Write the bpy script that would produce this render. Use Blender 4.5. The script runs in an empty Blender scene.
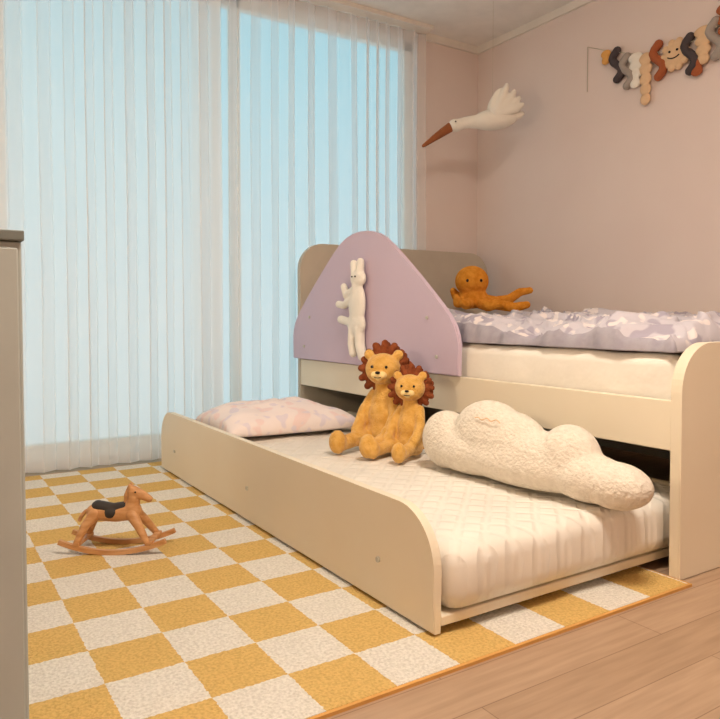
import bpy, bmesh, math, random
from mathutils import Vector, Matrix, noise
random.seed(4)
sc = bpy.context.scene
try:
    sc.view_settings.view_transform = 'Standard'
except Exception:
    pass

# ------------------------------------------------------------ materials
def lin(c):
    return tuple(((v/255)/12.92 if v/255 <= .04045 else ((v/255+.055)/1.055)**2.4) for v in c)

def mat(name, rgb, rough=.6, rgb2=None, scale=8, bump=0, bscale=60, sheen=0, spec=.3, stretch=None):
    m = bpy.data.materials.new(name); m.use_nodes = True
    nt = m.node_tree; b = nt.nodes['Principled BSDF']
    b.inputs['Roughness'].default_value = rough
    b.inputs['Specular IOR Level'].default_value = spec
    if sheen: b.inputs['Sheen Weight'].default_value = sheen
    tc = nt.nodes.new('ShaderNodeTexCoord')
    mp = nt.nodes.new('ShaderNodeMapping'); nt.links.new(tc.outputs['Object'], mp.inputs['Vector'])
    if stretch: mp.inputs['Scale'].default_value = stretch
    n = nt.nodes.new('ShaderNodeTexNoise'); n.inputs['Scale'].default_value = scale; n.inputs['Detail'].default_value = 4
    nt.links.new(mp.outputs['Vector'], n.inputs['Vector'])
    r = nt.nodes.new('ShaderNodeValToRGB')
    c1 = lin(rgb); c2 = lin(rgb2) if rgb2 else tuple(v*.93 for v in c1)
    r.color_ramp.elements[0].position = .35; r.color_ramp.elements[1].position = .65
    r.color_ramp.elements[0].color = (*c2, 1); r.color_ramp.elements[1].color = (*c1, 1)
    nt.links.new(n.outputs['Fac'], r.inputs['Fac']); nt.links.new(r.outputs['Color'], b.inputs['Base Color'])
    if bump:
        n2 = nt.nodes.new('ShaderNodeTexNoise'); n2.inputs['Scale'].default_value = bscale
        nt.links.new(tc.outputs['Object'], n2.inputs['Vector'])
        bp = nt.nodes.new('ShaderNodeBump'); bp.inputs['Strength'].default_value = bump; bp.inputs['Distance'].default_value = .01
        nt.links.new(n2.outputs['Fac'], bp.inputs['Height']); nt.links.new(bp.outputs['Normal'], b.inputs['Normal'])
    return m

M_wall = mat('wall_paint', (234,218,210), .9, (232,215,207), 3, .05, 200, spec=.1)
M_ceil = mat('ceiling_paint', (243,238,232), .9, spec=.1)
M_trim = mat('trim_white', (238,230,220), .6)
M_bed = mat('bed_cream_laminate', (235,223,199), .45, (233,220,195), 4)
M_bedshade = mat('bed_laminate_shaded', (196,185,168), .5)  # darker copy of the bed cream: shade on the inner face put into the colour
M_lilac = mat('lilac_laminate', (206,186,202), .5, (204,184,200), 4)
M_matt = mat('mattress_fabric', (244,237,224), .9, bump=.3, bscale=25)
M_cab = mat('cabinet_paint', (178,182,176), .6)
M_cabtop = mat('cabinet_top', (120,124,118), .5)
M_fur = mat('lion_fur', (230,182,102), .95, (214,160,74), 40, .6, 160, sheen=.3, spec=.1)
M_mane = mat('mane_fur', (148,82,50), .95, (122,62,36), 40, .6, 160, spec=.1)
M_cream = mat('cream_plush', (244,238,226), .95, bump=.25, bscale=140, spec=.1)
M_cloud = mat('cloud_boucle', (236,226,210), .95, (226,215,198), 60, .7, 110, spec=.1)
M_oct = mat('octopus_orange', (236,160,62), .95, (216,134,40), 40, .6, 110, spec=.1)
M_black = mat('black_bead', (20,16,14), .3)
M_beak = mat('beak_brown', (150,90,54), .9, bump=.3)
M_rust = mat('rust_fabric', (172,96,60), .9, bump=.3)
M_dark = mat('charcoal_fabric', (80,72,74), .9, bump=.3)
M_grey = mat('grey_fabric', (168,158,150), .9, bump=.3)
M_ochre = mat('ochre_fabric', (232,172,96), .9, bump=.3)
M_tan = mat('peach_fabric', (232,196,156), .9, bump=.3)
M_wood = mat('toy_beech_wood', (214,162,110), .45, (192,136,84), 12, stretch=(1,6,6))
M_saddle = mat('dark_saddle', (60,54,50), .5)
M_lav = mat('duvet_grey_lilac', (172,166,174), .9, (158,152,162), 22, .3, 40)
M_metal = mat('screw_metal', (200,195,180), .3)
M_string = mat('string', (200,190,170), .9)

def patterned(name, base, spots, thr=.6, soft=.03):
    m = mat(name, base, .9, bump=.2, bscale=40, spec=.1)
    nt = m.node_tree; b = nt.nodes['Principled BSDF']
    tc = nt.nodes.new('ShaderNodeTexCoord')
    prev = None
    for i,(c,s) in enumerate(spots):
        n = nt.nodes.new('ShaderNodeTexNoise'); n.inputs['Scale'].default_value = s; n.inputs['Detail'].default_value = 1
        mp = nt.nodes.new('ShaderNodeMapping'); mp.inputs['Location'].default_value = (i*3.7,i*1.3,0)
        nt.links.new(tc.outputs['Object'], mp.inputs['Vector']); nt.links.new(mp.outputs['Vector'], n.inputs['Vector'])
        r = nt.nodes.new('ShaderNodeValToRGB'); r.color_ramp.elements[0].position = thr; r.color_ramp.elements[1].position = thr+soft
        nt.links.new(n.outputs['Fac'], r.inputs['Fac'])
        mx = nt.nodes.new('ShaderNodeMix'); mx.data_type = 'RGBA'
        nt.links.new(r.outputs['Color'], mx.inputs[0])
        if prev: nt.links.new(prev, mx.inputs[6])
        else: mx.inputs[6].default_value = (*lin(base),1)
        mx.inputs[7].default_value = (*lin(c),1)
        prev = mx.outputs[2]
    nt.links.new(prev, b.inputs['Base Color'])
    return m
M_duvet = patterned('duvet_print', (198,192,199), [((170,163,176),16),((224,214,212),24)], thr=.57, soft=.05)
M_pillow = patterned('pillow_print', (243,230,226), [((240,217,213),14),((228,217,224),17)], thr=.58, soft=.06)

def floor_mat():
    m = bpy.data.materials.new('oak_planks'); m.use_nodes = True; nt = m.node_tree; b = nt.nodes['Principled BSDF']
    b.inputs['Roughness'].default_value = .45
    tc = nt.nodes.new('ShaderNodeTexCoord')
    br = nt.nodes.new('ShaderNodeTexBrick'); br.inputs['Scale'].default_value = 1
    br.inputs['Brick Width'].default_value = .85; br.inputs['Row Height'].default_value = .115
    br.inputs['Mortar Size'].default_value = .0012; br.offset = .37
    br.inputs['Color1'].default_value = (*lin((186,156,128)),1); br.inputs['Color2'].default_value = (*lin((174,144,116)),1)
    br.inputs['Mortar'].default_value = (*lin((142,112,88)),1)
    nt.links.new(tc.outputs['Object'], br.inputs['Vector'])
    mp = nt.nodes.new('ShaderNodeMapping'); mp.inputs['Scale'].default_value = (2,26,1)
    nt.links.new(tc.outputs['Object'], mp.inputs['Vector'])
    n = nt.nodes.new('ShaderNodeTexNoise'); n.inputs['Scale'].default_value = 2.5; n.inputs['Detail'].default_value = 6
    nt.links.new(mp.outputs['Vector'], n.inputs['Vector'])
    mx = nt.nodes.new('ShaderNodeMix'); mx.data_type = 'RGBA'; mx.blend_type = 'MULTIPLY'; mx.inputs[0].default_value = .5
    r = nt.nodes.new('ShaderNodeValToRGB'); r.color_ramp.elements[0].color = (.62,.57,.53,1); r.color_ramp.elements[0].position=.3; r.color_ramp.elements[1].position=.65
    nt.links.new(n.outputs['Fac'], r.inputs['Fac'])
    nt.links.new(br.outputs['Color'], mx.inputs[6]); nt.links.new(r.outputs['Color'], mx.inputs[7])
    nt.links.new(mx.outputs[2], b.inputs['Base Color'])
    return m
M_floor = floor_mat()

RUGCELL = .155
def rug_mat():
    m = bpy.data.materials.new('checker_rug_pile'); m.use_nodes = True; nt = m.node_tree; b = nt.nodes['Principled BSDF']
    b.inputs['Roughness'].default_value = 1; b.inputs['Specular IOR Level'].default_value = .05
    tc = nt.nodes.new('ShaderNodeTexCoord')
    nz = nt.nodes.new('ShaderNodeTexNoise'); nz.inputs['Scale'].default_value = 110
    nt.links.new(tc.outputs['Object'], nz.inputs['Vector'])
    vm = nt.nodes.new('ShaderNodeVectorMath'); vm.operation = 'MULTIPLY_ADD'
    vm.inputs[1].default_value = (.010,.010,0)
    nt.links.new(nz.outputs['Color'], vm.inputs[0]); nt.links.new(tc.outputs['Object'], vm.inputs[2])
    mp = nt.nodes.new('ShaderNodeMapping'); mp.inputs['Location'].default_value = (0,0,.05)
    nt.links.new(vm.outputs[0], mp.inputs['Vector'])
    ck = nt.nodes.new('ShaderNodeTexChecker'); ck.inputs['Scale'].default_value = 1/RUGCELL
    nt.links.new(mp.outputs['Vector'], ck.inputs['Vector'])
    ck.inputs['Color1'].default_value = (*lin((226,188,116)),1); ck.inputs['Color2'].default_value = (*lin((238,232,220)),1)
    n2 = nt.nodes.new('ShaderNodeTexNoise'); n2.inputs['Scale'].default_value = 150; n2.inputs['Detail'].default_value = 4
    nt.links.new(tc.outputs['Object'], n2.inputs['Vector'])
    r = nt.nodes.new('ShaderNodeValToRGB'); r.color_ramp.elements[0].color=(.62,.60,.56,1); r.color_ramp.elements[0].position=.3; r.color_ramp.elements[1].position=.62
    nt.links.new(n2.outputs['Fac'], r.inputs['Fac'])
    mx = nt.nodes.new('ShaderNodeMix'); mx.data_type='RGBA'; mx.blend_type='MULTIPLY'; mx.inputs[0].default_value=.6
    nt.links.new(ck.outputs['Color'], mx.inputs[6]); nt.links.new(r.outputs['Color'], mx.inputs[7])
    nt.links.new(mx.outputs[2], b.inputs['Base Color'])
    bp = nt.nodes.new('ShaderNodeBump'); bp.inputs['Strength'].default_value=.8; bp.inputs['Distance'].default_value=.009
    nt.links.new(n2.outputs['Fac'], bp.inputs['Height']); nt.links.new(bp.outputs['Normal'], b.inputs['Normal'])
    return m
M_rug = rug_mat()
M_rugedge = mat('rug_binding', (218,164,92), .9)

def quilt_mat():
    """quilted pad: diagonal stitch lines every few cm"""
    m = mat('quilted_pad', (240,233,221), .95, spec=.1); nt = m.node_tree; b = nt.nodes['Principled BSDF']
    tc = nt.nodes.new('ShaderNodeTexCoord'); outs = []
    for ang in (0, 90):
        mp = nt.nodes.new('ShaderNodeMapping'); mp.inputs['Rotation'].default_value=(0,0,math.radians(ang+45))
        nt.links.new(tc.outputs['Object'], mp.inputs['Vector'])
        w = nt.nodes.new('ShaderNodeTexWave'); w.bands_direction = 'X'; w.inputs['Scale'].default_value = 5.2
        w.inputs['Distortion'].default_value = .8; w.inputs['Detail Scale'].default_value=2
        nt.links.new(mp.outputs['Vector'], w.inputs['Vector'])
        r = nt.nodes.new('ShaderNodeMapRange'); r.inputs['From Max'].default_value=.35
        nt.links.new(w.outputs['Fac'], r.inputs['Value']); outs.append(r.outputs[0])
    mt = nt.nodes.new('ShaderNodeMath'); mt.operation='MULTIPLY'
    nt.links.new(outs[0], mt.inputs[0]); nt.links.new(outs[1], mt.inputs[1])
    bp = nt.nodes.new('ShaderNodeBump'); bp.inputs['Strength'].default_value=.55; bp.inputs['Distance'].default_value=.009
    nt.links.new(mt.outputs[0], bp.inputs['Height']); nt.links.new(bp.outputs['Normal'], b.inputs['Normal'])
    return m
M_quilt = quilt_mat()

def curtain_mat(name, omin):
    m = bpy.data.materials.new(name); m.use_nodes = True; nt = m.node_tree
    for n in list(nt.nodes): nt.nodes.remove(n)
    o = nt.nodes.new('ShaderNodeOutputMaterial')
    d = nt.nodes.new('ShaderNodeBsdfDiffuse'); d.inputs['Color'].default_value = (.96,.95,.94,1)
    t = nt.nodes.new('ShaderNodeBsdfTranslucent'); t.inputs['Color'].default_value = (.96,.94,.93,1)
    tr = nt.nodes.new('ShaderNodeBsdfTransparent'); tr.inputs['Color'].default_value=(1,1,1,1)
    a = nt.nodes.new('ShaderNodeMixShader'); a.inputs[0].default_value=.36
    nt.links.new(d.outputs[0], a.inputs[1]); nt.links.new(t.outputs[0], a.inputs[2])
    lw = nt.nodes.new('ShaderNodeLayerWeight'); lw.inputs['Blend'].default_value=.45
    r = nt.nodes.new('ShaderNodeMapRange'); r.inputs['From Min'].default_value=.05; r.inputs['From Max'].default_value=.65
    r.inputs['To Min'].default_value=omin; r.inputs['To Max'].default_value=1
    nt.links.new(lw.outputs['Facing'], r.inputs['Value'])
    b = nt.nodes.new('ShaderNodeMixShader')
    nt.links.new(r.outputs[0], b.inputs[0]); nt.links.new(tr.outputs[0], b.inputs[1]); nt.links.new(a.outputs[0], b.inputs[2])
    nt.links.new(b.outputs[0], o.inputs[0])
    return m
M_curt = curtain_mat('sheer_fabric',.46)
M_curt2 = curtain_mat('sheer_fabric_dense',.60)
def glass_mat():
    m = bpy.data.materials.new('window_glass'); m.use_nodes = True; nt = m.node_tree
    for n in list(nt.nodes): nt.nodes.remove(n)
    o = nt.nodes.new('ShaderNodeOutputMaterial'); tr = nt.nodes.new('ShaderNodeBsdfTransparent'); g = nt.nodes.new('ShaderNodeBsdfGlossy')
    g.inputs['Roughness'].default_value=.25
    x = nt.nodes.new('ShaderNodeMixShader'); x.inputs[0].default_value=.01; tr.inputs['Color'].default_value=(.95,.98,1,1)
    nt.links.new(tr.outputs[0],x.inputs[1]); nt.links.new(g.outputs[0],x.inputs[2]); nt.links.new(x.outputs[0],o.inputs[0]); return m
M_glass = glass_mat()
def emis(name, col, s):
    m = bpy.data.materials.new(name); m.use_nodes=True; b=m.node_tree.nodes['Principled BSDF']
    b.inputs['Emission Color'].default_value=(*col,1); b.inputs['Emission Strength'].default_value=s; return m

# ------------------------------------------------------------ geometry helpers
def link(name, me, mats=(), parent=None, smooth=False):
    o = bpy.data.objects.new(name, me); sc.collection.objects.link(o)
    for m in mats: me.materials.append(m)
    if smooth:
        for p in me.polygons: p.use_smooth = True
    if parent: o.parent = parent
    return o
def empty(name, loc=(0,0,0), rotz=0):
    o = bpy.data.objects.new(name, None); sc.collection.objects.link(o); o.location = loc; o.rotation_euler[2]=rotz
    o.empty_display_size=.1
    return o
def bm_obj(name, bm, m, parent=None, smooth=False):
    me = bpy.data.meshes.new(name); bmesh.ops.recalc_face_normals(bm, faces=bm.faces); bm.to_mesh(me); bm.free()
    return link(name, me, [m] if not isinstance(m,(list,tuple)) else m, parent, smooth)
def add_box(bm, x0,x1,y0,y1,z0,z1):
    r = bmesh.ops.create_cube(bm, size=1)
    for v in r['verts']:
        v.co = Vector(((x0+x1)/2+v.co.x*(x1-x0), (y0+y1)/2+v.co.y*(y1-y0), (z0+z1)/2+v.co.z*(z1-z0)))
    return r['verts']
def box(name, b, m, parent=None, bevel=0, seg=3, smooth=False):
    bm = bmesh.new(); add_box(bm,*b)
    if bevel: bmesh.ops.bevel(bm, geom=bm.edges[:], offset=bevel, segments=seg, profile=.5, affect='EDGES')
    return bm_obj(name,bm,m,parent,smooth)
def boxes(name, bl, m, parent=None):
    bm = bmesh.new()
    for b in bl: add_box(bm,*b)
    return bm_obj(name,bm,m,parent)
def panel(name, pts, axis, a0, a1, m, parent=None, bevel=.003):
    bm = bmesh.new()
    def P(p,a): return Vector((a,p[0],p[1])) if axis=='x' else Vector((p[0],a,p[1]))
    v0=[bm.verts.new(P(p,a0)) for p in pts]; v1=[bm.verts.new(P(p,a1)) for p in pts]
    bm.faces.new(v0); bm.faces.new(list(reversed(v1)))
    n=len(pts)
    for i in range(n): bm.faces.new([v0[i],v1[i],v1[(i+1)%n],v0[(i+1)%n]])
    if bevel:
        es=[e for e in bm.edges if abs((e.verts[0].co-e.verts[1].co)[0 if axis=='x' else 1])<1e-6]
        bmesh.ops.bevel(bm, geom=es, offset=bevel, segments=2, affect='EDGES')
    return bm_obj(name,bm,m,parent)
def rounded(a0,a1,z0,z1,r,n=12):
    p=[(a0,z0),(a1,z0)]
    for i in range(n+1):
        t=math.pi/2*i/n; p.append((a1-r+r*math.cos(t), z1-r+r*math.sin(t)))
    for i in range(n+1):
        t=math.pi/2+math.pi/2*i/n; p.append((a0+r+r*math.cos(t), z1-r+r*math.sin(t)))
    return p
def ball(bm,c,r,sub=2,mtx=None):
    if not hasattr(r,'__len__'): r=(r,r,r)
    g = bmesh.ops.create_icosphere(bm, subdivisions=sub, radius=1)
    for v in g['verts']:
        q=Vector((v.co.x*r[0],v.co.y*r[1],v.co.z*r[2]))
        if mtx: q = mtx@q
        v.co = q+Vector(c)
def tubeb(bm,pts,rads):
    for i in range(len(pts)-1):
        a,b=Vector(pts[i]),Vector(pts[i+1]); L=(b-a).length; n=max(2,int(L/(min(rads[i],rads[i+1])*.35)))
        for k in range(n+1):
            t=k/n; ball(bm,a.lerp(b,t),rads[i]*(1-t)+rads[i+1]*t)
def blob(name, parts, m, parent=None, vox=.005, smooth=6):
    bm=bmesh.new()
    for p in parts:
        if p[0]=='e': ball(bm,p[1],p[2],3,p[3] if len(p)>3 else None)
        else: tubeb(bm,p[1],p[2])
    me=bpy.data.meshes.new(name); bm.to_mesh(me); bm.free()
    o=bpy.data.objects.new(name,me); sc.collection.objects.link(o)
    rm=o.modifiers.new('r','REMESH'); rm.mode='VOXEL'; rm.voxel_size=vox
    sm=o.modifiers.new('s','SMOOTH'); sm.iterations=smooth; sm.factor=.5
    dg=bpy.context.evaluated_depsgraph_get(); dg.update()
    me2=bpy.data.meshes.new_from_object(o.evaluated_get(dg)); me2.name=name
    o.modifiers.clear(); o.data=me2; me2.materials.clear(); me2.materials.append(m)
    for p in me2.polygons: p.use_smooth=True
    if parent: o.parent=parent
    return o
def sweep(name, pts, r, m, parent=None, res=6):
    cu=bpy.data.curves.new(name,'CURVE'); cu.dimensions='3D'; sp=cu.splines.new('NURBS'); sp.points.add(len(pts)-1)
    for i,p in enumerate(pts): sp.points[i].co=(*p,1)
    sp.use_endpoint_u=True; sp.order_u=3; cu.bevel_depth=r; cu.bevel_resolution=3; cu.use_fill_caps=True; cu.resolution_u=res
    o=bpy.data.objects.new(name,cu); sc.collection.objects.link(o)
    dg=bpy.context.evaluated_depsgraph_get(); dg.update()
    me=bpy.data.meshes.new_from_object(o.evaluated_get(dg)); bpy.data.objects.remove(o)
    return link(name,me,[m],parent,True)
def cyl(name,c,r,h,m,parent=None,axis='z',seg=20):
    bm=bmesh.new(); bmesh.ops.create_cone(bm,cap_ends=True,segments=seg,radius1=r,radius2=r,depth=h)
    R={'z':Matrix.Identity(3),'x':Matrix.Rotation(math.pi/2,3,'Y'),'y':Matrix.Rotation(math.pi/2,3,'X')}[axis]
    for v in bm.verts: v.co=R@v.co+Vector(c)
    return bm_obj(name,bm,m,parent)

# ------------------------------------------------------------ room
XR,YB,H=3.12,3.45,2.45
XL,YF=-1.1,-1.3
box('floor',(XL-.1,XR+.1,YF-.1,YB+.1,-.1,0),M_floor)
box('ceiling',(XL-.1,XR+.1,YF-.1,YB+.1,H,H+.1),M_ceil)
box('wall_right',(XR,XR+.1,YF,YB,0,H),M_wall)
box('wall_left',(XL-.1,XL,YF,YB,0,H),M_wall)
box('wall_front',(XL-.1,XR+.1,YF-.1,YF,0,H),M_wall)
W0,W1,WT=-.85,2.60,2.38
boxes('wall_back',[(XL-.1,W0,YB,YB+.12,0,H),(W1,XR+.1,YB,YB+.12,0,H),(W0,W1,YB,YB+.12,WT,H),(W0,W1,YB,YB+.12,0,.04)],M_wall)
boxes('trim_1',[(W1+.08,XR,YB-.018,YB,H-.045,H)],M_trim)
boxes('trim_2',[(XR-.018,XR,YF,YB-.018,H-.045,H)],M_trim)
win=empty('window_1')
fr=[]
for x in (W0,.30,1.42,W1-.05): fr.append((x,x+.05,YB+.03,YB+.08,.04,WT))
fr+= [(W0,W1,YB+.03,YB+.08,.04,.11),(W0,W1,YB+.03,YB+.08,WT-.05,WT)]
boxes('frame',fr,M_trim,win)
box('glass',(W0+.02,W1-.02,YB+.052,YB+.056,.08,WT-.04),M_glass,win)

def curtain(name,x0,x1,yc,z0,z1,seed,m,wl=.115,amp=.03):
    nx=int((x1-x0)/.004); nz=10; bm=bmesh.new(); rows=[]
    ph=[];p=0
    for i in range(nx+1):
        x=x0+(x1-x0)*i/nx
        k=2*math.pi/wl*(1+.8*noise.noise(Vector((x*3.7,seed,0))))
        p+=k*(x1-x0)/nx; ph.append(p)
    for j in range(nz+1):
        t=j/nz; z=z0+(z1-z0)*t; row=[]
        for i in range(nx+1):
            x=x0+(x1-x0)*i/nx
            A=amp*(.75+.7*noise.noise(Vector((x*5,seed+4,t*.8))))
            q=ph[i]+.5*noise.noise(Vector((x*2,t*2,seed)))
            y=yc+A*math.sin(q)+.007*noise.noise(Vector((x*30,t*3,seed)))
            xx=x+.010*math.sin(2*q)
            row.append(bm.verts.new((xx,y,z)))
        rows.append(row)
    for j in range(nz):
        for i in range(nx): bm.faces.new([rows[j][i],rows[j][i+1],rows[j+1][i+1],rows[j+1][i]])
    return bm_obj(name,bm,m,None,True)
curtain('sheer_curtain',-.95,1.30,3.345,.012,H-.03,1.3,M_curt2,.092,.024)
curtain('sheer_curtain.001',1.18,2.64,3.405,.012,H-.03,7.7,M_curt,.092,.023)
boxes('curtain_rail',[(-1.0,2.66,3.33,3.42,H-.025,H)],M_trim)

# ------------------------------------------------------------ rug
rx0,rx1,ry0,ry1=.14,1.69,1.05,3.30
rug=empty('checkered_rug')
o=box('pile',(0,rx1-rx0,0,ry1-ry0,0,.008),M_rug,rug); o.location=(rx0,ry0,0)
bw=.008
boxes('binding',[(rx0-bw,rx1+bw,ry0-bw,ry0,0,.007),(rx0-bw,rx1+bw,ry1,ry1+bw,0,.007),(rx0-bw,rx0,ry0,ry1,0,.007),(rx1,rx1+bw,ry0,ry1,0,.007)],M_rugedge,rug)

# ------------------------------------------------------------ upper bed
bed=empty('childrens_bed')
BX0,BX1=1.70,3.02
FY0,FY1=1.08,1.112
HY0,HY1=3.24,3.27
panel('footboard',rounded(BX0,BX1,0,.635,.13),'y',FY0,FY1,M_bed,bed)
panel('headboard',rounded(BX0,BX1,0,1.09,.14),'y',HY0,HY1,M_bedshade,bed)
box('side_rail',(1.702,1.724,FY1,HY0,.345,.48),M_bed,bed,.002,1)
box('rear_rail',(2.99,3.01,FY1,HY0,.345,.70),M_bed,bed,.002,1)
boxes('slats',[(1.724,2.99,FY1+.02+i*.17,FY1+.13+i*.17,.40,.418) for i in range(12)],M_bed,bed)
boxes('rear_lower_panel',[(2.99,3.01,FY1,HY0,.03,.345)],M_bedshade,bed)
half=[(1.957,.484),(1.957,.60),(1.961,.635),(1.978,.672),(2.01,.706),(2.054,.747),(2.12,.803),(2.20,.868),(2.30,.945),(2.38,1.004),(2.44,1.042),(2.49,1.064),(2.55,1.079),(2.62,1.084)]
yc=2.62
pts=half[:]+[(2*yc-p[0],p[1]) for p in reversed(half[:-1])]
panel('house_guard_panel',pts,'x',1.680,1.701,M_lilac,bed,.004)
for i,(y,z) in enumerate([(2.08,.55),(3.16,.55),(2.14,.70),(3.10,.70)]):
    cyl('bolt_%d'%i,(1.678,y,z),.007,.006,M_metal,bed,'x')
def rmatt(name,b,m,bev,seed=0,wr=.004):
    x0,x1,y0,y1,z0,z1=b
    bm=bmesh.new(); add_box(bm,*b)
    bmesh.ops.bevel(bm, geom=bm.edges[:], offset=bev, segments=6, profile=.5, affect='EDGES')
    long=[e for e in bm.edges if (e.verts[0].co-e.verts[1].co).length>.3]
    bmesh.ops.subdivide_edges(bm,edges=long,cuts=60,use_grid_fill=True)
    bm.normal_update()
    for v in bm.verts:
        if v.co.z>z0+.01:
            n=noise.noise(Vector((v.co.x*6,v.co.y*6,v.co.z*9+seed)))
            v.co+=v.normal*(min(0,n-.25))*wr*2
    return bm_obj(name,bm,m,None,True)
rmatt('mattress',(1.735,2.985,1.12,3.23,.42,.605),M_matt,.04,3)

def duvet():
    x0,x1,y0,y1=1.735,2.93,1.125,2.66; nx,ny=200,260; bm=bmesh.new(); top=[];bot=[]
    zb=.607
    for i in range(nx+1):
        r1=[]
        for j in range(ny+1):
            x=x0+(x1-x0)*i/nx; y=y0+(y1-y0)*j/ny
            e=min(x-x0,x1-x,y-y0,y1-y); t=min(e/.07,1); prof=math.sqrt(max(0,1-(1-t)**2))
            n1=noise.noise(Vector((x*3.4,y*3.4,.3)))
            n2=noise.noise(Vector((x*6+1.5*n1,y*7-2*n1,4)))
            n4=1-abs(noise.noise(Vector((x*7+2*n2,y*9-2*n2,14))))*2.4
            n3=noise.noise(Vector((x*24,y*20,9)))
            h=.066+.045*n1+.045*n2+.024*max(0,n4)+.004*n3
            wob=.045*noise.noise(Vector((y*5,1,8)))+.014*noise.noise(Vector((y*14,3,8)))
            dx=wob*max(0,1-(x-x0)/.3)
            r1.append(bm.verts.new((max(x+dx,1.704),y,zb+prof*max(h,.03)+.004)))
        top.append(r1)
    for i in range(nx+1):
        bot.append([bm.verts.new((top[i][j].co.x,top[i][j].co.y,zb)) for j in range(ny+1)])
    for i in range(nx):
        for j in range(ny):
            f=bm.faces.new([top[i][j],top[i+1][j],top[i+1][j+1],top[i][j+1]])
            if i<3: f.material_index=1
            bm.faces.new([bot[i][j],bot[i][j+1],bot[i+1][j+1],bot[i+1][j]])
    for i in range(nx):
        f=bm.faces.new([top[i][0],bot[i][0],bot[i+1][0],top[i+1][0]]);f.material_index=1
        bm.faces.new([top[i][ny],top[i+1][ny],bot[i+1][ny],bot[i][ny]])
    for j in range(ny):
        f=bm.faces.new([top[0][j],top[0][j+1],bot[0][j+1],bot[0][j]]);f.material_index=1
        bm.faces.new([top[nx][j],bot[nx][j],bot[nx][j+1],top[nx][j+1]])
    return bm_obj('duvet',bm,[M_duvet,M_lav],None,True)
duvet()
def pillow(name,c,sx,sy,T,rot,m,flat=.35):
    n=60; bm=bmesh.new(); g={}
    for s in (1,-1):
        for i in range(n+1):
            for j in range(n+1):
                u=-1+2*i/n; v=-1+2*j/n; edge = i in(0,n) or j in(0,n)
                if edge and s==-1: g[s,i,j]=g[1,i,j]; continue
                k=max(0,(1-u*u)*(1-v*v)); zz=T*(k**.36)*(1 if s>0 else flat)
                x=u*sx*(1-.06*(1-abs(v))) ; y=v*sy*(1-.06*(1-abs(u)))
                if s>0:
                    zz*=1+.2*noise.noise(Vector((u*2.5,v*2.5,c[0])))
                    if not edge: zz+=.010*noise.noise(Vector((u*6,v*6,2)))*k
                g[s,i,j]=bm.verts.new((x,y,s*zz))
    for s in (1,-1):
        for i in range(n):
            for j in range(n):
                q=[g[s,i,j],g[s,i+1,j],g[s,i+1,j+1],g[s,i,j+1]]
                if s<0: q.reverse()
                bm.faces.new(q)
    o=bm_obj(name,bm,m,None,True); o.location=c; o.rotation_euler=rot; return o
pillow('pillow',(2.45,2.95,.607+.07*.35),.40,.25,.075,(0,0,0),M_duvet,.33)

# ------------------------------------------------------------ trundle
tr=empty('trundle_bed')
panel('front_panel',rounded(1.165,3.15,.014,.28,.13),'x',.935,.957,M_bed,tr)
for i,(y,z) in enumerate([(1.378,.118),(2.17,.124),(2.95,.12)]): cyl('bolt_%d'%i,(.933,y,z),.007,.006,M_metal,tr,'x')
box('base',(.957,1.92,1.165,3.13,.028,.05),M_bed,tr,.002,1)
for i,(x,y) in enumerate([(1.02,1.3),(1.02,3.0),(1.8,1.3),(1.8,3.0)]): cyl('caster_%d'%i,(x,y,.019),.011,.02,M_dark,tr,'y')
box('rear_panel',(1.92,1.94,1.165,3.13,.028,.2),M_bed,tr,.002,1)
rmatt('mattress.001',(.962,1.915,1.14,3.12,.0505,.205),M_quilt,.05,8,.005)
pillow('pillow.001',(1.34,2.78,.2065+.10*.28),.30,.25,.10,(0,0,math.radians(-4)),M_pillow,.28)

# ------------------------------------------------------------ cloud cushion
L=Vector((1.40,1.835,0)); R=Vector((1.485,1.06,0)); dr=(R-L).normalized()
ang=math.atan2(dr.y,dr.x)
cl=empty('cloud_cushion',(L.x+.02,L.y,.207),ang)
def E(s,t,rs,rt,th=.065): return ('e',(s,t*.25,t),(rs,th,rt))
parts=[E(.095,.098,.095,.096,.072),E(.27,.13,.14,.113,.08),E(.35,.115,.13,.104,.08),E(.555,.112,.09,.092,.075),E(.45,.09,.15,.087,.08),
       E(.70,.064,.10,.062,.07),E(.62,.07,.12,.067,.075),E(.2,.078,.18,.075,.075),E(.4,.076,.3,.074,.08)]
blob('cushion_body',parts,M_cloud,cl,.007,10)
sweep('embroidery',[(.27+.012*k,-.040,.195+.006*math.sin(k*2.1)) for k in range(9)],.0018,M_tan,cl)

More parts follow.
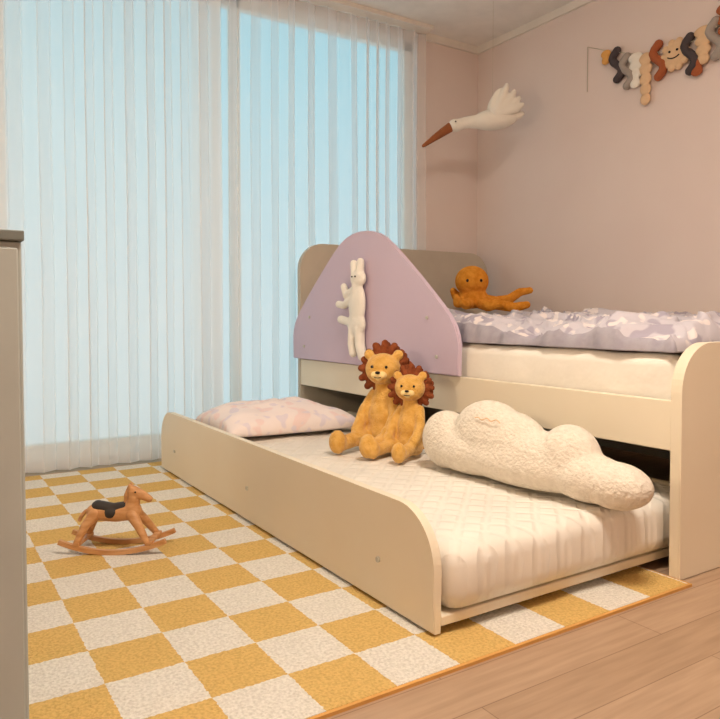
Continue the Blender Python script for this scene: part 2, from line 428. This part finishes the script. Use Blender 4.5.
# ------------------------------------------------------------ lions
M_muz = mat('lion_muzzle',(246,216,152),.95)
def lion(name,loc,face,S,headturn=0):
    root=empty(name,loc,face)
    k=S
    body=[('e',(0,0,.065*k),(.062*k,.068*k,.065*k)),('e',(.0,0,.12*k),(.056*k,.064*k,.08*k)),('e',(-.005*k,0,.18*k),(.045*k,.054*k,.055*k)),
          ('t',[(-.005*k,0,.2*k),(0,0,.26*k)],[.038*k,.034*k])]
    for s in (1,-1):
        body.append(('t',[(.02*k,s*.042*k,.038*k),(.10*k,s*.06*k,.045*k),(.17*k,s*.068*k,.035*k)],[.036*k,.030*k,.028*k]))
        body.append(('e',(.195*k,s*.070*k,.045*k),(.031*k,.034*k,.045*k)))
        body.append(('t',[(-.005*k,s*.045*k,.205*k),(.03*k,s*.075*k,.14*k),(.065*k,s*.072*k,.085*k)],[.026*k,.023*k,.024*k]))
        body.append(('e',(.075*k,s*.07*k,.075*k),(.026*k,.026*k,.028*k)))
    blob('body',body,M_fur,root,.0045*k+.0005)
    hd=empty('head_pivot',(0,0,0),headturn); hd.parent=root
    head=[('e',(.008*k,0,.305*k),(.058*k,.070*k,.062*k)),('e',(.03*k,0,.29*k),(.04*k,.052*k,.04*k))]
    for s in (1,-1): head.append(('e',(.004*k,s*.058*k,.360*k),(.012*k,.021*k,.021*k)))
    blob('head',head,M_fur,hd,.004*k+.0005,4)
    blob('muzzle',[('e',(.063*k,s*.013*k,.287*k),(.018*k,.019*k,.015*k)) for s in(1,-1)]+[('e',(.058*k,0,.274*k),(.014*k,.014*k,.012*k))],
         M_muz,hd,.003*k+.0005,3)
    mane=[]
    for ring,(rr,cx,n) in enumerate([(.074,-.010,16),(.070,-.034,14),(.035,-.055,8)]):
        for i in range(n):
            a=2*math.pi*i/n+ring*.2
            cy,cz=math.cos(a),math.sin(a)
            wob=1+.06*math.sin(i*5.1)
            mane.append(('t',[(cx*k,cy*rr*.75*k,(.305+cz*rr*.75)*k),((cx-.004)*k,cy*rr*1.3*wob*k,(.305+cz*rr*1.26*wob)*k)],[.017*k,.0145*k]))
    mane.append(('e',(-.03*k,0,.305*k),(.03*k,.07*k,.066*k)))
    blob('mane',mane,M_mane,hd,.0035*k+.0005,2)
    bm=bmesh.new()
    for s in (1,-1): ball(bm,(.060*k,s*.028*k,.317*k),.006*k)
    ball(bm,(.080*k,0,.297*k),(.006*k,.010*k,.006*k))
    bm_obj('eyes_nose',bm,M_black,hd,True)
    sweep('mouth',[(.079*k,-.013*k,.279*k),(.081*k,0,.276*k),(.079*k,.013*k,.279*k)],.0012,M_black,hd)
    sweep('tail',[(-.05*k,0,.03*k),(-.09*k,.03*k,.02*k),(-.09*k,.08*k,.02*k)],.009*k,M_fur,root)
    return root
lion('lion_plush',(1.475,2.14,.209),math.radians(180+20),.98,math.radians(18))
lion('lion_plush.001',(1.490,1.995,.209),math.radians(180+20),.79,math.radians(22))

# ------------------------------------------------------------ white bunny hanging on the house panel
bn=empty('bunny_plush')
X=1.653
blob('body',[('e',(X,2.60,.872),(.024,.055,.040)),
 ('t',[(X,2.625,.895),(X,2.635,.94)],[.021,.018]),('t',[(X,2.585,.895),(X,2.58,.945)],[.021,.018]),
 ('t',[(X,2.61,.86),(X,2.615,.76),(X,2.62,.68)],[.025,.025,.025]),('e',(X,2.61,.76),(.024,.062,.10)),
 ('e',(X,2.615,.67),(.024,.068,.06)),
 ('t',[(X,2.64,.82),(X,2.70,.80),(X,2.72,.84)],[.020,.018,.017]),('t',[(X,2.65,.78),(X,2.72,.755),(X,2.765,.76)],[.02,.018,.018]),
 ('t',[(X,2.63,.67),(X,2.68,.68),(X,2.745,.69)],[.024,.02,.02]),
 ('t',[(X,2.59,.65),(X,2.585,.58),(X,2.565,.53)],[.025,.024,.023]),('t',[(X,2.64,.65),(X,2.65,.58),(X,2.64,.54)],[.025,.022,.021])],M_cream,bn,.005,4)
bm=bmesh.new(); ball(bm,(X-.024,2.588,.88),.004); ball(bm,(X-.024,2.614,.88),.004); bm_obj('eyes',bm,M_black,bn,True)

# ------------------------------------------------------------ octopus
oc=empty('octopus_plush',(2.57,2.87,.745))
rt=Vector((.842,-.539,0))
parts=[('e',(-.01,0,.15),(.092,.092,.085)),('e',(.0,0,.06),(.08,.08,.06))]
def T(*pts): return [ (rt.x*a-(.539)*b, rt.y*a-.842*b, c) for a,b,c in pts]
parts+= [('t',T((.04,0,.05),(.12,.02,.04),(.19,.03,.05),(.25,.02,.09),(.31,.0,.10)),[.035,.03,.028,.024,.020]),
 ('t',T((.05,.04,.03),(.12,.1,.02),(.20,.12,.005),(.27,.1,.02)),[.035,.03,.028,.022]),
 ('t',T((.03,.06,.03),(.06,.13,.01),(.12,.17,.02)),[.034,.028,.02]),
 ('t',T((-.03,.06,.03),(-.06,.13,.02),(-.08,.15,.03)),[.034,.028,.02]),
 ('t',T((-.04,.02,.04),(-.09,.05,.03),(-.10,.06,.06)),[.034,.028,.02]),
 ('t',T((.04,-.05,.04),(.13,-.08,.04),(.22,-.1,.05)),[.034,.028,.02]),
 ('t',T((-.04,-.05,.05),(-.08,-.08,.07),(-.1,-.07,.1)),[.034,.028,.02])]
blob('body',parts,M_oct,oc,.007,5)
bm=bmesh.new()
for a in(-.035,.035):
    q=T((a-.008,.083,.15))[0]; ball(bm,q,.010)
bm_obj('eyes',bm,M_black,oc,True)

# ------------------------------------------------------------ bird mobile
bd=empty('stork_mobile',(2.68,2.93,0),math.atan2(-.539,.842))
def RY(a): return Matrix.Rotation(math.radians(a),3,'Y')
blob('body',[('t',[(-.16,0,1.765),(-.08,0,1.785),(.0,0,1.79)],[.032,.034,.042]),('e',(.07,0,1.80),(.13,.065,.058),RY(-6)),('e',(-.145,0,1.768),(.044,.038,.036)),
  ('t',[(.15,0,1.815),(.22,0,1.83)],[.035,.018])],M_cream,bd,.006,4)
blob('beak',[('t',[(-.175,0,1.758),(-.24,0,1.715),(-.325,0,1.655)],[.028,.022,.010])],M_beak,bd,.004,2)
for s in(1,-1):
    w=[('e',(.09,s*.045,1.87),(.055,.014,.095),RY(12))]
    for i,(dx,dz,l) in enumerate([(.09,.135,.05),(.135,.10,.045),(.165,.065,.04),(.185,.03,.035)]):
        w.append(('t',[(.07,s*.04,1.82),(.04+dx*.75,s*.05,1.83+dz*.6),(.045+dx*.9,s*(.06),1.835+dz)],[.03,.026,.013]))
    blob('wing_%s'%('near' if s<0 else 'far'),w,M_cream,bd,.005,5)
bm=bmesh.new(); ball(bm,(-.15,-.034,1.78),.005); ball(bm,(-.15,.034,1.78),.005); bm_obj('eyes',bm,M_black,bd,True)
sweep('thread',[(.06,0,1.85),(.06,0,2.2),(.06,0,H)],.0007,M_string,bd)

# ------------------------------------------------------------ garland on the right wall
ga=empty('felt_garland')
gx=XR-.024
sweep('string',[(XR-.005,2.565,1.93),(XR-.005,2.565,2.17),(XR-.006,2.565,2.172),(gx,2.42,2.10),(gx,2.2,2.01),(gx,2.03,1.99),(gx,1.86,2.0),(gx,1.72,2.08),(gx,1.5,2.2)],.002,M_string,ga)
def squig(i,y,z,h,w,n,r,m):
    P=[]
    for k in range(n*8+1):
        t=k/(n*8); P.append((gx,y+w*math.sin(t*n*math.pi*2),z+h/2-h*t))
    blob('squiggle_%d'%i,[('t',P,[r]*len(P))],m,ga,.005,2)
def leafs(i,y,z,h,w,m,n=4):
    ps=[]
    for k in range(n):
        t=(k+.5)/n; ps.append(('e',(gx,y,z+h/2-h*t),(.014,w*(1-.35*t),h/n*.62)))
    blob('scallop_%d'%i,ps,m,ga,.005,2)
leafs(1,2.43,2.07,.07,.035,M_ochre,2)
squig(2,2.36,2.01,.15,.03,1,.021,M_dark)
squig(3,2.30,1.96,.15,.03,1,.021,M_grey)
leafs(4,2.25,1.95,.17,.045,M_cream,4)
leafs(5,2.19,1.89,.25,.042,M_tan,5)
squig(6,2.12,1.96,.16,.03,1,.022,M_rust)
blob('sun_face',[('e',(gx,2.03,1.96),(.018,.062,.062))]+[('e',(gx,2.03+.062*math.cos(a*math.pi/5),1.96+.062*math.sin(a*math.pi/5)),(.014,.019,.019)) for a in range(10)],M_tan,ga,.004,2)
bm=bmesh.new(); ball(bm,(gx-.018,2.01,1.975),.006); ball(bm,(gx-.018,2.05,1.975),.006); bm_obj('sun_eyes',bm,M_black,ga,True)
sweep('sun_smile',[(gx-.017,2.00,1.95),(gx-.020,2.03,1.93),(gx-.017,2.06,1.95)],.0028,M_black,ga)
squig(7,1.955,1.94,.16,.028,1,.022,M_dark)
leafs(8,1.89,1.96,.17,.05,M_tan,4)
leafs(9,1.92,1.87,.08,.042,M_rust,2)
squig(10,1.83,1.97,.16,.03,1,.022,M_grey)
leafs(11,1.78,2.02,.19,.055,M_rust,4)
squig(12,1.71,2.03,.17,.03,1,.022,M_tan)
leafs(13,1.63,2.08,.17,.045,M_ochre,4)

# ------------------------------------------------------------ rocking horse
rh=empty('rocking_horse',(.496,2.13,.008),math.atan2(-.539,.842))
def rocker(name,y):
    bm=bmesh.new(); Rr=.40; ring=[]
    n=28
    for i in range(n+1):
        a=-.40+.82*i/n
        for_=[]
        hh=.014
        for rr,yy in((Rr,y-.006),(Rr,y+.006),(Rr-hh,y+.006),(Rr-hh,y-.006)):
            for_.append(bm.verts.new((rr*math.sin(a),yy,Rr-rr*math.cos(a))))
        ring.append(for_)
    for i in range(n):
        for k in range(4): bm.faces.new([ring[i][k],ring[i][(k+1)%4],ring[i+1][(k+1)%4],ring[i+1][k]])
    bm.faces.new(ring[0]); bm.faces.new(ring[-1])
    return bm_obj(name,bm,M_wood,rh)
rocker('rocker_near',-.05); rocker('rocker_far',.05)
def bar(name,s,t): box(name,(s-.009,s+.009,-.058,.058,t-.005,t+.005),M_wood,rh,.002,2)
bar('crossbar_1',-.10,.030); bar('crossbar_2',.11,.034)
blob('body',[('t',[(-.065,0,.112),(0,0,.108),(.05,0,.115)],[.026,.026,.027]),
  ('t',[(.045,0,.125),(.052,0,.15),(.05,0,.172)],[.024,.019,.017]),('t',[(.05,0,.175),(.075,0,.165),(.098,0,.152)],[.018,.015,.011]),
  ('t',[(.044,-.008,.185),(.042,-.009,.198)],[.007,.004]),('t',[(.044,.008,.185),(.042,.009,.198)],[.007,.004])],M_wood,rh,.003,3)
blob('legs',[('t',[(-.06,s*.014,.11),(-.082,s*.032,.08),(-.102,s*.048,.034)],[.019,.014,.010]) for s in(1,-1)]+
 [('t',[(.05,s*.014,.11),(.075,s*.032,.08),(.104,s*.048,.036)],[.019,.014,.010]) for s in(1,-1)],M_wood,rh,.003,3)
blob('saddle',[('t',[(-.055,0,.128),(-.01,0,.118),(.03,0,.128)],[.021,.022,.018]),('e',(-.012,0,.112),(.032,.0285,.022))],M_saddle,rh,.003,3)
sweep('tail',[(-.085,0,.118),(-.105,0,.108),(-.112,0,.085)],.006,M_wood,rh)
blob('mane',[('t',[(.03,0,.14),(.032,0,.165),(.04,0,.188)],[.009,.009,.007])],M_wood,rh,.003,2)
bm=bmesh.new(); ball(bm,(.062,-.017,.176),.0028); ball(bm,(.062,.017,.176),.0028); bm_obj('eyes',bm,M_black,rh,True)

# ------------------------------------------------------------ cabinet (left foreground) + globe lamp on it
cb=empty('storage_cabinet')
box('carcass',(-.60,.142,1.21,1.62,.0,.825),M_cab,cb,.003,2)
box('top',(-.605,.145,1.200,1.625,.826,.842),M_cabtop,cb,.002,2)
box('door_left',(-.59,-.23,1.203,1.209,.03,.815),M_cab,cb,.002,1); box('door_right',(-.222,.136,1.203,1.209,.03,.815),M_cab,cb,.002,1)
gl=empty('globe_lamp')
cyl('base',(-.2,1.42,.853),.06,.02,M_metal,gl); cyl('stem',(-.2,1.42,.90),.01,.08,M_metal,gl)
bm=bmesh.new(); ball(bm,(-.2,1.42,1.02),.085,3); bm_obj('globe',bm,emis('globe_glow',(1.0,.78,.54),108),gl,True)
cp=empty('ceiling_lamp')
cyl('housing',(.9,.55,H-.02),.27,.04,M_trim,cp,seg=40)
cyl('diffuser',(.9,.55,H-.048),.25,.015,emis('diffuser_glow',(1.0,.88,.75),76),cp,seg=40)

# ------------------------------------------------------------ world: blue sky overhead fading to a pale horizon
w=bpy.data.worlds.new('sky'); sc.world=w; w.use_nodes=True; nt=w.node_tree
bg=nt.nodes['Background']; bg.inputs['Strength'].default_value=1.15
tc=nt.nodes.new('ShaderNodeTexCoord'); sp=nt.nodes.new('ShaderNodeSeparateXYZ'); rp=nt.nodes.new('ShaderNodeValToRGB')
nt.links.new(tc.outputs['Generated'],sp.inputs[0]); nt.links.new(sp.outputs['Z'],rp.inputs['Fac']); nt.links.new(rp.outputs['Color'],bg.inputs['Color'])
rp.color_ramp.elements[0].position=0; rp.color_ramp.elements[0].color=(.60,.78,.82,1)
rp.color_ramp.elements[1].position=.35; rp.color_ramp.elements[1].color=(.33,.74,.86,1)

# ------------------------------------------------------------ camera
cd=bpy.data.cameras.new('camera'); cam=bpy.data.objects.new('camera',cd); sc.collection.objects.link(cam)
cd.sensor_width=36; cd.lens=34.7; cd.shift_y=-.028; cd.clip_start=.02
cam.location=(0,0,.71); cam.rotation_euler=(math.radians(88),0,math.radians(-32.6))
sc.camera=cam
